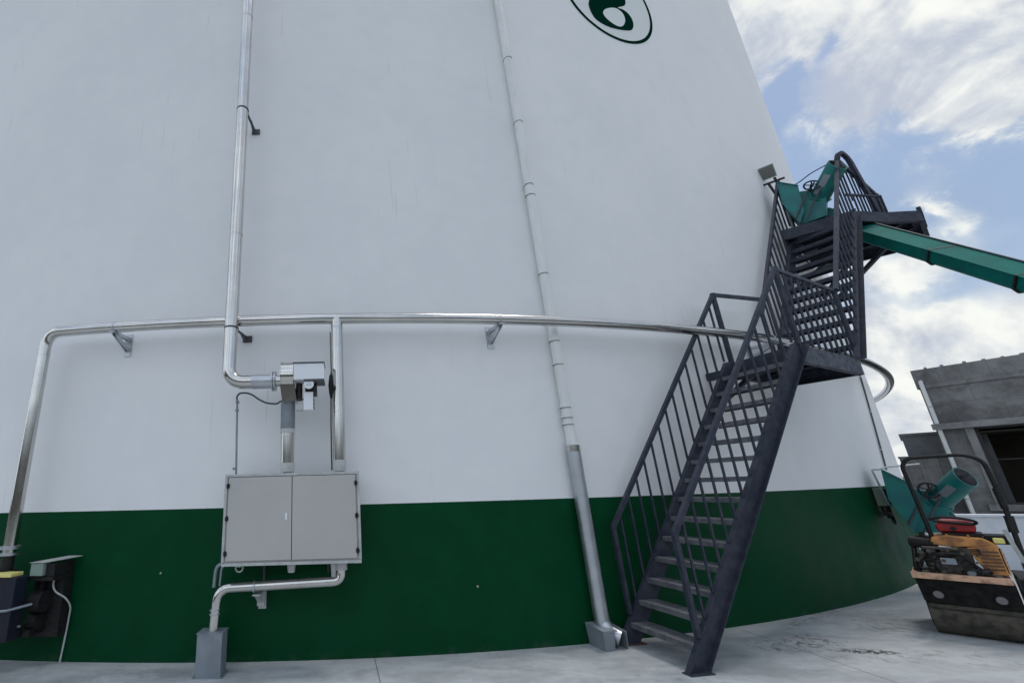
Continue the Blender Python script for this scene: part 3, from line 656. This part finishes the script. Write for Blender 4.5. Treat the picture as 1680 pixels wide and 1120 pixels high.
# cable strung from lamp to the guard rail over a stick
cbn = thing('lamp_cable', ltop, 'thin black cable sagging from the flood lamp to the far stair handrail', 'cable')
e1 = ltop+V((0, 0, .0)); e2 = B+h2*(run2*(N2-1))+UP*(RI2*(N2-1)+1.12)
b = MB(); b.tube(smooth([e1, e1.lerp(e2, .15)-UP*.16, e1.lerp(e2, .35)-UP*.15, e1.lerp(e2, .62)-UP*.06, e2]), .009, 8); b.build('lead', 'black', cbn)

# ------------------------------------------------------------ screw separators (one on the platform, one on a stand)
def separator(loc, rz, label, proto=None):
    r = thing('screw_separator', (0, 0, 0), label, 'machine', 'teal separators with handwheels', local=True)
    # discharge chute
    b = MB(); th_ = .02
    b.prism([(-.39, -.30, .99), (-.17, -.30, .78), (-.20, -.30, .30), (-.30, -.30, .10), (-.42, -.30, .54)], (0, th_, 0))
    b.prism([(-.39, .10, .99), (-.17, .10, .78), (-.20, .10, .30), (-.30, .10, .10), (-.42, .10, .54)], (0, th_, 0))
    b.prism([(-.42, -.28, .54), (-.42, .10, .54), (-.39, .10, .985), (-.39, -.28, .985)], (.012, 0, 0)); b.prism([(-.41, -.28, .54), (-.41, .10, .54), (-.295, .10, .115), (-.295, -.28, .115)], (.012, 0, 0))
    ch = b.build('chute', 'teal', r, smooth=False)
    b = MB(); b.bar((-.395, -.305, .995), (-.165, -.305, .785), .03, .012); b.bar((-.425, -.305, .54), (-.395, -.305, .985), .02, .012); b.build('lip', 'teal', ch, smooth=False)
    # body
    b = MB(); b.prism([(-.24, -.20, .74), (.02, -.20, .66), (.10, -.20, .45), (.02, -.20, .12), (-.30, -.20, .10), (-.30, -.20, .4)], (0, .34, 0)); b.build('body', 'teal', r, smooth=False, bevel=.01)
    b = MB(); b.ab(-.30, -.22, .0, .10, .16, .045); b.ab(-.26, -.18, .045, -.20, .12, .11); b.ab(.0, -.18, .045, .06, .12, .13); b.build('base_frame', 'grease', r, smooth=False)
    # open barrel
    a = V((-.02, -.04, .48)); c = V((.34, -.40, .86)); d = (c-a).normalized(); b = MB(); n = 28
    y = V((0, 1, 0)); x = d.cross(y).normalized(); y = x.cross(d).normalized(); y = -y if y.y < 0 else y; ro_, ri_ = .138, .126
    def ringp(p, r_): return [p+(x*cos(2*PI*i/n)+y*sin(2*PI*i/n))*r_ for i in range(n+1)]
    tip = [c+(x*cos(2*PI*i/n)+y*sin(2*PI*i/n))*ro_+d*(.04*cos(2*PI*i/n)) for i in range(n+1)]
    b.strip(ringp(a, ro_), tip); tip2 = [c+(x*cos(2*PI*i/n)+y*sin(2*PI*i/n))*ri_+d*(.04*cos(2*PI*i/n)) for i in range(n+1)]
    b.strip(tip, tip2); brl = b.build('barrel', 'teal', r)
    b = MB(); b.strip(tip2, ringp(a+d*.25, ri_)); q = ringp(a+d*.25, ri_)[:-1]; b0 = len(b.v); b.v += q; b.f.append(tuple(range(b0, b0+n))); b.build('barrel_lining', 'teal_in', brl)
    b = MB(); m_ = a.lerp(c, .12); b.tube([m_+(x*cos(2*PI*i/n)+y*sin(2*PI*i/n))*(ro_+.012) for i in range(n)], .014, 8, closed=True); b.build('barrel_flange', 'teal', brl)
    b = MB(); m_ = a.lerp(c, .62)-y*.138+x*.02; b.box(m_, d*.10, x*.045, y*.006); m_ = a.lerp(c, .35)-y*.134+x*.04; b.box(m_, d*.06, x*.03, y*.010); b.build('inspection_hatch', 'zinc', brl, smooth=False)
    # handwheel
    w0 = V((-.015, -.33, .69)); fy = V((.25, -.93, .25)).normalized(); wx = fy.orthogonal().normalized(); wy = fy.cross(wx); b = MB()
    b.tube([w0+(wx*cos(2*PI*i/28)+wy*sin(2*PI*i/28))*.10 for i in range(28)], .013, 10, closed=True)
    for k in range(5): an = 2*PI*k/5; b.bar(w0, w0+(wx*cos(an)+wy*sin(an))*.10, .016, .012)
    b.cyl(w0-fy*.02, w0+fy*.02, .024, 14); b.tube([w0-fy*.01, w0-fy*.16], .014, 10); b.build('handwheel', 'black', r)
    b = MB(); b.tube([(-.33, -.31, .20), (-.12, -.31, .56), (.04, -.30, .76)], .012, 8); b.tube([(-.20, -.31, .12), (-.06, -.31, .40), (.08, -.28, .60)], .012, 8); b.build('brace_rods', 'cable', r)
    # drive motor behind
    b = MB(); b.cyl((.05, .14, .30), (.05, .44, .30), .10, 24); b.cyl((.05, .44, .30), (.05, .49, .30), .085, 24)
    for k in range(12): an = 2*PI*k/12; b.box((.05+.104*cos(an), .29, .30+.104*sin(an)), (.012*cos(an), 0, .012*sin(an)), (0, .13, 0), (-.003*sin(an), 0, .003*cos(an)))
    b.build('drive_motor', 'teal', r)
    r.location = loc; r.rotation_euler.z = rz
    return r
sepA = separator((8.60, 6.66, Z2), R_(-50), 'teal separator with chute and handwheel up on the stair platform')
sepB = copy_tree(sepA); sepB.location = (8.75, 6.75, .70); sepB.rotation_euler.z = R_(-51)
tag(sepB, 'teal separator with chute and handwheel on a low stand behind the roller', 'machine')
sd2 = thing('machine_stand', (8.75, 6.75, 0), 'low steel stand carrying the lower teal separator near the ground', 'stand', local=True, rz=R_(-51))
for x_, y_ in ((-.28, -.18), (.08, -.18), (-.28, .12), (.08, .12)): MB().ab(x_-.025, y_-.025, 0, x_+.025, y_+.025, .66).build('leg', 'lightgrey', sd2, smooth=False)
b = MB(); b.ab(-.32, -.22, .66, .12, .16, .698); b.build('top_plate', 'lightgrey', sd2, smooth=False)
b = MB(); b.prism([(-.36, -.20, .02), (-.30, -.20, .02), (-.22, -.20, .62), (-.30, -.20, .62)], (0, .02, 0)); b.build('side_plate', 'green_grey', sd2, smooth=False)
# stick fixed on the platform
stick = MB(); sp0 = V((8.36, 6.98, Z2)); stick.tube([sp0, sp0+UP*1.10], .022, 10); tag(stick.build('short_post', 'lightgrey'), 'short pale post standing on the platform behind the upper handwheel', 'post')

# ------------------------------------------------------------ conveyor trough leading down from the platform
cv = thing('screw_conveyor', (12.6, 4.3, 0), 'long teal conveyor trough sloping down to the right from the platform', 'conveyor')
a = V((8.75, 6.20, 5.42)); e = V((9.66, 5.50, 4.26)); d = (e-a).normalized(); e = a+d*6.3
a, e_ = V((8.85, 6.52, 5.60)), V((8.16, 5.06, 4.22)); d = (e_-a).normalized(); L = (a.z-.50)/-d.z; e_ = a+d*L
x = d.cross(UP).normalized(); y = x.cross(d)
b = MB(); sec = [x*.13+y*.10, x*.125-y*.05, x*.08-y*.10, -x*.08-y*.10, -x*.125-y*.05, -x*.13+y*.10]
b.strip([a+s_ for s_ in sec], [e_+s_ for s_ in sec]); b.v += [a+s_ for s_ in sec]; b.f.append(tuple(range(len(b.v)-len(sec), len(b.v))))
b.v += [e_+s_ for s_ in sec]; b.f.append(tuple(reversed(range(len(b.v)-len(sec), len(b.v)))))
b.build('trough', 'teal_boom', cv, smooth=False)
b = MB(); b.box((a+e_)/2+y*.106, d*(L/2), x*.145, y*.005); b.build('cover_plate', 'teal_boom', cv, smooth=False)
for k in (.35, 1.78, 3.0, 4.3, 5.6):
    c = a+d*k; b = MB(); sec2 = [s_*1.16 for s_ in sec]; b.prism([c+s_ for s_ in sec2], d*.025); b.build('joint_flange', 'black', cv)
b = MB(); b.bar(a+y*.118-x*.13+d*.2, a+y*.118-x*.13+d*L, .012, .03); b.build('cover_lip', 'cable', cv)
c = a+d*(L*.80); bb = MB(); bb.bar(V((c.x, c.y, 0)), c-y*.2, .08); bb.bar(V((c.x+.5, c.y+.2, 0)), c-y*.2, .06); bb.build('support_leg', 'stair', cv)

# ------------------------------------------------------------ junction box with thin conduit loop at the right of the tank
g = frame(27.3, 0)
jb = thing('junction_box', g(0, .1, 1.2), 'small grey-green junction box with hanging leads on the green band beside the separator', 'junction box')
b = MB(); b.box(g(.10, .07, 1.29), g(.09, 0, 0)-g(0, 0, 0), g(0, .06, 0)-g(0, 0, 0), UP*.13); b.build('casing', 'green_grey', jb, bevel=.006)
b = MB(); b.cyl(g(.04, .07, 1.16), g(.04, .07, 1.02), .04, 14); b.cyl(g(.16, .07, 1.16), g(.16, .07, .98), .035, 14); b.box(g(.10, .08, 1.05), g(.12, 0, 0)-g(0, 0, 0), g(0, .04, 0)-g(0, 0, 0), UP*.03); b.tube(smooth([g(.04, .1, 1.04), g(.0, .12, .94), g(.08, .12, .90), g(.16, .1, 1.0)]), .012, 8); b.build('leads', 'grease', jb)
cl_ = thing('thin_pipe_loop', g(-.2, .1, 1.7), 'thin grey pipe going right from the tank and down to the junction box', 'pipe')
b = MB(); b.tube(fillet([g(-.02, .14, 1.18), g(-.17, .12, 1.70), g(.10, .14, 1.70), g(.30, .16, 1.73), g(1.5, .30, 1.78)], .05, 4), .013, 10); b.build('tube', 'lightgrey', cl_)
b = MB(); b.tube([g(.18, .12, 1.20), g(.9, .25, 1.22)], .012, 8); b.build('lower_tube', 'lightgrey', cl_)

# ------------------------------------------------------------ pump unit at the left edge
t, nn = tdir(-9.9); g = frame(-9.9, 0)
pu = thing('pump_unit', g(-.2, .3, .3), 'dark pump unit with a blue-black casing and sheet-metal hood at the left edge', 'pump')
def lb(b, s0, s1, o0, o1, za, zb): return b.box(g((s0+s1)/2, (o0+o1)/2, (za+zb)/2), t*((s1-s0)/2), nn*((o1-o0)/2), UP*((zb-za)/2))
b = MB(); lb(b, -.80, .075, .32, .48, .30, .86); b.build('casing', 'navy', pu, bevel=.008)
b = MB(); lb(b, -.78, .02, .34, .49, .862, .895); b.build('yellow_lid', 'yellow', pu, bevel=.004)
b = MB(); lb(b, -.03, .33, .02, .30, .80, .84); lb(b, .235, .33, .02, .30, .845, .955); lb(b, .04, .30, .02, .12, .36, .80); lb(b, .12, .15, .18, .21, .30, .80); lb(b, .0, .33, .02, .14, .26, .795); lb(b, -.10, .15, .05, .30, .30, .36); b.build('support_frame', 'black', pu, smooth=False)
b = MB(); b.cyl(g(.08, .22, .60), g(.22, .22, .60), .10, 24); b.cyl(g(.08, .22, .42), g(.18, .22, .42), .07, 20); b.build('motor', 'black', pu)
b = MB(); b.tube([g(-.7, .50, .52), g(.05, .50, .575), g(.17, .34, .60)], .012, 8); b.tube([g(-.05, .40, .40), g(.10, .36, .41)], .010, 8); b.build('rods', 'zinc', pu)
b = MB(); b.cyl(T(-10.6, .88, .30), T(-10.6, 1.045, .30), .06, 20); b.cyl(T(-10.6, .86, .30), T(-10.6, .90, .30), .10, 20); b.build('inlet_neck', 'black', pu)
b = MB(); lb(b, .09, .23, .24, .34, .85, .965); tb = b.build('terminal_box', 'green_grey', pu, bevel=.005)
b = MB(); b.prism([g(.08, .35, .972), g(.24, .35, .972), g(.42, .03, .995), g(.26, .03, .995)], UP*.005); b.build('hood_sheet', 'lightgrey', pu, smooth=False)
hc = thing('hanging_cable', g(.36, .06, 0), 'thin pale cable hanging down the green band beside the pump unit', 'cable')
b = MB(); g2 = frame(-9.0, 0)
b.tube(smooth([g2(-.02, .17, .85), g2(-.05, .18, .76), g2(-.02, .17, .68), g2(.06, .12, .61), g2(.085, .06, .52), g2(.065, .03, .40), g2(.05, .03, .2), g2(.03, .03, .0)]), .009, 8); b.build('lead', 'lightgrey', hc)

# ------------------------------------------------------------ walk-behind roller (local: x across, y back, z up)
rl = thing('vibratory_roller', (6.379, 5.304, 0), 'small worn orange and black walk-behind roller with a looped handle', 'roller', local=True, rz=R_(-53))
def drumm(y0):
    b = MB(); b.cyl((.0, y0, .20), (.60, y0, .20), .20, 56); d_ = b.build('drum', 'drum', rl)
    for x_ in (-.006, .606): MB().cyl((x_-.004, y0, .20), (x_+.004, y0, .20), .15, 32).build('end_plate', 'grease', d_)
drumm(.045); drumm(.56)
b = MB(); b.prism([(-.01, -.172, .33), (.02, -.172, .310), (.585, -.172, .310), (.61, -.172, .345), (.61, -.172, .545), (-.025, -.172, .545)], (0, .03, 0)); b.ab(-.02, -.141, .44, .61, .70, .544)
b.build('front_frame', 'soot', rl, smooth=False)
b = MB(); b.ab(.01, -.184, .272, .59, -.165, .307)
for k in range(5): b.cyl((.08+.11*k, -.197, .29), (.08+.11*k, -.185, .29), .014, 10)
b.build('scraper_bar', 'drum', rl, smooth=False)
for x_ in (.10, .49):
    b = MB(); b.cyl((x_, -.196, .40), (x_, -.173, .40), .042, 24); hl = b.build('headlight', 'black', rl); MB().cyl((x_, -.202, .40), (x_, -.197, .40), .034, 24).build('lens', 'lens', hl)
b = MB(); b.ab(-.04, -.205, .546, .60, -.15, .605); b.ab(-.04, -.15, .545, -.01, .66, .585); b.ab(.57, -.15, .545, .60, .66, .585); b.build('deck_rim', 'salmon', rl, smooth=False, bevel=.004)
b = MB(); b.ab(-.008, -.148, .546, .568, .66, .56); b.build('deck', 'grease', rl, smooth=False)
# side tower on the right
b = MB(); b.ab(.64, -.16, .20, .74, .62, .60); b.prism([(.62, -.16, .60), (.76, -.16, .60), (.80, -.16, .30), (.74, -.16, .05), (.66, -.16, .22)], (0, .03, 0)); b.build('side_frame', 'black', rl, smooth=False, bevel=.006)
# engine
b = MB(); b.ab(.10, -.10, .56, .42, .22, .80); 
for k in range(8): b.ab(.085, -.115, .60+.024*k, .30, .23, .608+.024*k)
b.cyl((.24, -.14, .68), (.24, -.10, .68), .085, 24); b.cyl((.24, -.155, .68), (.24, -.14, .68), .05, 20); b.ab(.30, -.13, .60, .44, -.09, .66); b.build('engine', 'grease', rl)
b = MB()
for (x0, y0, z0_, x1, y1, z1_, r_) in ((.02, -.08, .60, .12, -.06, .86, .018), (.04, -.10, .64, .22, -.13, .60, .012), (.30, -.12, .62, .52, -.10, .59, .016), (.36, -.12, .76, .50, -.11, .60, .012), (.0, -.04, .60, .04, .02, .84, .02), (.16, -.13, .78, .36, -.12, .80, .012), (.06, -.12, .73, .10, -.11, .80, .03), (.44, -.12, .64, .50, -.12, .66, .025)):
    b.cyl((x0, y0, z0_), (x1, y1, z1_), r_, 12)
b.build('hoses', 'grease', rl)
b = MB()
for k in range(26):
    x_, z_ = .03+.42*random.random(), .60+.24*random.random(); r_ = .006+.012*random.random(); b.cyl((x_, -.15-.02*random.random(), z_), (x_, -.10, z_), r_, 8)
b.build('bolts', 'drum', rl)
MB().ab(.20, -.165, .70, .30, -.15, .76).build('filter_box', 'zinc', rl); MB().cyl((.37, -.15, .63), (.37, -.12, .63), .03, 16).build('filler_cap', 'zinc', rl)
b = MB(); b.tube(smooth([(.02, -.13, .62), (.05, -.15, .70), (.12, -.16, .74), (.20, -.16, .80), (.33, -.15, .80), (.40, -.14, .72), (.46, -.14, .62)]), .009, 8); b.tube(smooth([(.30, -.16, .60), (.36, -.18, .66), (.45, -.17, .64), (.52, -.15, .60)]), .010, 8); b.build('engine_lead', 'black', rl)
b = MB(); b.cyl((.03, -.02, .90), (.17, -.06, .88), .055, 24); b.cyl((.17, -.06, .88), (.19, -.065, .877), .035, 16); b.build('air_filter', 'black', rl)
b = MB(); b.cyl((.10, -.13, .85), (.34, -.13, .85), .017, 12); b.ab(.30, -.10, .80, .48, .10, .86); b.build('exhaust', 'drum', rl)
# orange hood
b = MB(); hp = [(.16, -.08, .88), (.19, -.08, .955), (.30, -.08, .975), (.52, -.08, .96), (.60, -.08, .90), (.60, -.08, .86), (.40, -.08, .87), (.34, -.08, .86)]
b.prism(hp, (0, .42, 0)); hood = b.build('hood', 'orange', rl, smooth=False, bevel=.014)
b = MB(); b.prism([(.40, -.10, .865), (.595, -.10, .895), (.60, -.10, .62), (.48, -.10, .62), (.44, -.10, .72)], (0, .38, 0)); side = b.build('hood_side', 'orange', rl, smooth=False, bevel=.008)
for k in range(6): MB().ab(.455+.004*k, -.112, .665+.033*k, .588, -.104, .677+.033*k).build('louvre', 'rust', side)
b = MB(); b.prism([(.606, -.08, .62), (.606, .36, .62), (.606, .34, .84), (.606, -.02, .86)], (.010, 0, 0)); sp_ = b.build('side_panel', 'salmon', rl, smooth=False)
for k in range(5): MB().ab(.617, -.02+.006*k, .655+.036*k, .621, .26, .666+.036*k).build('louvre', 'rust', sp_)
b = MB()
for x_ in (.30, .44): b.box((x_, .12, .978), (.008, 0, 0), (0, .19, 0), (0, 0, .006))
b.build('hood_ribs', 'orange', hood)
# fuel tank, cap, bars
b = MB(); b.prism([(.25, .06, 1.0), (.50, .06, 1.0), (.52, .06, 1.07), (.48, .06, 1.125), (.29, .06, 1.125), (.24, .06, 1.07)], (0, .26, 0)); ft = b.build('fuel_tank', 'red', rl, bevel=.02)
b = MB(); b.ab(.27, .03, .972, .54, .34, .998); b.cyl((.36, .05, 1.04), (.36, .02, 1.04), .022, 14); b.build('tank_tray', 'black', rl)
b = MB(); b.tube(smooth([(.22, .02, 1.13), (.30, .0, 1.155), (.42, .0, 1.15), (.52, .02, 1.12), (.50, .05, 1.09), (.36, .04, 1.10), (.24, .04, 1.115)]), .014, 10); b.build('grip_ring', 'black', rl)
b = MB(); b.ab(.585, -.06, .915, .655, .02, .965); b.build('pale_cap', 'yellow', rl, bevel=.01)
b = MB(); b.ab(.54, .04, .90, .70, .30, .985); b.build('battery_box', 'black', rl, bevel=.006)
# looped handle
lp = [(.205, .02, .60), (.19, .02, 1.12), (.165, .02, 1.70), (.22, .02, 1.785), (.62, .02, 1.80), (.73, .02, 1.73), (.745, .02, 1.30), (.72, .0, .60)]
b = MB(); b.tube(fillet(lp, .09, 7), .019, 14); hnd = b.build('handle', 'black', rl)
b = MB(); b.cyl((.742, .02, 1.18), (.734, .01, 1.02), .032, 14); b.cyl((.735, .015, 1.45), (.742, .02, 1.25), .026, 14); b.build('grip', 'black', hnd)
b = MB(); b.bar((.68, -.02, 1.05), (.735, -.03, .62), .012, .03); b.build('lever', 'lightgrey', hnd)
b = MB(); b.ab(.70, -.05, .56, .78, .05, .74); b.tube(smooth([(.78, -.02, .78), (.86, -.02, .74), (.95, 0, .76)]), .008, 8); b.build('hinge_block', 'grease', hnd)

# ------------------------------------------------------------ unfinished building at the right (local: x along wall, y into it)
bd = thing('concrete_building', (17.74, 13.01, 0), 'unfinished grey cement building with a dark window opening at the right edge', 'building', local=True, rz=R_(-63))
ZT = 4.66
b = MB(); b.ab(0, 0, 0, .67, .28, 2.85); b.ab(.67, 0, 0, 3.4, .28, .62); b.ab(3.4, 0, 0, 7, .28, 2.85); b.ab(0, .0, 2.85, 7, .28, 4.08)
b.ab(0, .28, 0, .28, 6, 4.08); b.ab(6.72, .28, 0, 7, 6, 4.08); b.ab(.28, 5.7, 0, 6.72, 6, 4.08); b.build('wall', 'render', bd, smooth=False)
b = MB(); b.ab(-.04, -.035, 4.083, 7.04, 6.04, ZT); b.build('roof', 'render', bd, smooth=False)
b = MB()
for k in range(9): b.ab(.15+.35*k+random.random()*.1, .02, ZT+.001, .22+.35*k+random.random()*.1, .10, ZT+.03+random.random()*.03)
b.build('roof_rubble', 'render_pale', bd, smooth=False)
b = MB(); b.ab(-.03, -.16, 2.853, 5.2, -.002, 3.02); b.build('ledge', 'render_pale', bd, smooth=False)
b = MB(); b.ab(.52, -.05, .78, .67, .14, 2.848); b.ab(3.4, -.05, .78, 3.55, .14, 2.848); b.ab(.40, -.09, .62, 3.7, .16, .78); b.build('window_surround', 'render_pale', bd, smooth=False)
b = MB(); b.ab(.675, .16, .785, .72, .20, 2.845); b.ab(.72, .16, 2.80, 3.395, .20, 2.845); b.ab(.72, .16, .785, 3.395, .20, .83); b.ab(1.55, .16, .83, 1.59, .20, 2.80); b.ab(2.5, .16, .83, 2.54, .20, 2.80); b.ab(.72, .165, 1.95, 1.55, .195, 1.97); b.ab(1.59, .165, 1.95, 2.5, .195, 1.97)
wf = b.build('window', 'bars', bd, smooth=False)
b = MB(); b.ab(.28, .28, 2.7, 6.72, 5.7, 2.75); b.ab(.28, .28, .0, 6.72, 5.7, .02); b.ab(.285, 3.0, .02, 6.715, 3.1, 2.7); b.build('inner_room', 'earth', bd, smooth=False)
b = MB(); b.cyl((.08, -.07, .22), (.08, -.07, 4.28), .045, 16); b.cyl((.08, -.07, 4.28), (.08, .05, 4.33), .045, 16); pi = b.build('drain_pipe', 'pvc', bd)
for z in (.9, 2.1, 3.5): MB().cyl((.08, -.07, z), (.08, -.07, z+.05), .052, 16).build('clip', 'collar', pi)
# lower blocks behind
b = MB(); b.ab(-.0, 0, 0, 1.6, 3, 2.78); b.ab(-.04, -.04, 2.783, 1.64, 3.04, 2.86)
ob = b.build('rear_shed', 'render_far', smooth=False); ob.location = (18.0, 14.1, 0); ob.rotation_euler.z = R_(-52); tag(ob, 'plain grey flat-roofed block just left of the unfinished building', 'shed')
b = MB(); b.ab(0, 0, 0, 1.3, .2, 2.10)
for k in range(4): b.ab(.03+.32*k, -.03, 0, .09+.32*k, -.001, 2.10)
b.ab(-.02, -.04, 2.103, 1.32, .24, 2.16)
ob = b.build('rear_wall', 'render', smooth=False); ob.location = (17.55, 14.0, 0); ob.rotation_euler.z = R_(-52); tag(ob, 'low dark cement wall in front of the grey flat-roofed block', 'wall')
# white low wall
b = MB(); b.ab(0, 0, 0, 7, .22, .86); b.ab(-.02, -.03, .863, 7.02, .25, .90)
ob = b.build('low_white_wall', 'whitewash', smooth=False); ob.location = (11.15, 8.45, 0); ob.rotation_euler.z = R_(-34); tag(ob, 'low whitewashed wall behind the roller in front of the cement building', 'wall')
S.render.film_transparent = False
print('objects', len(bpy.data.objects))
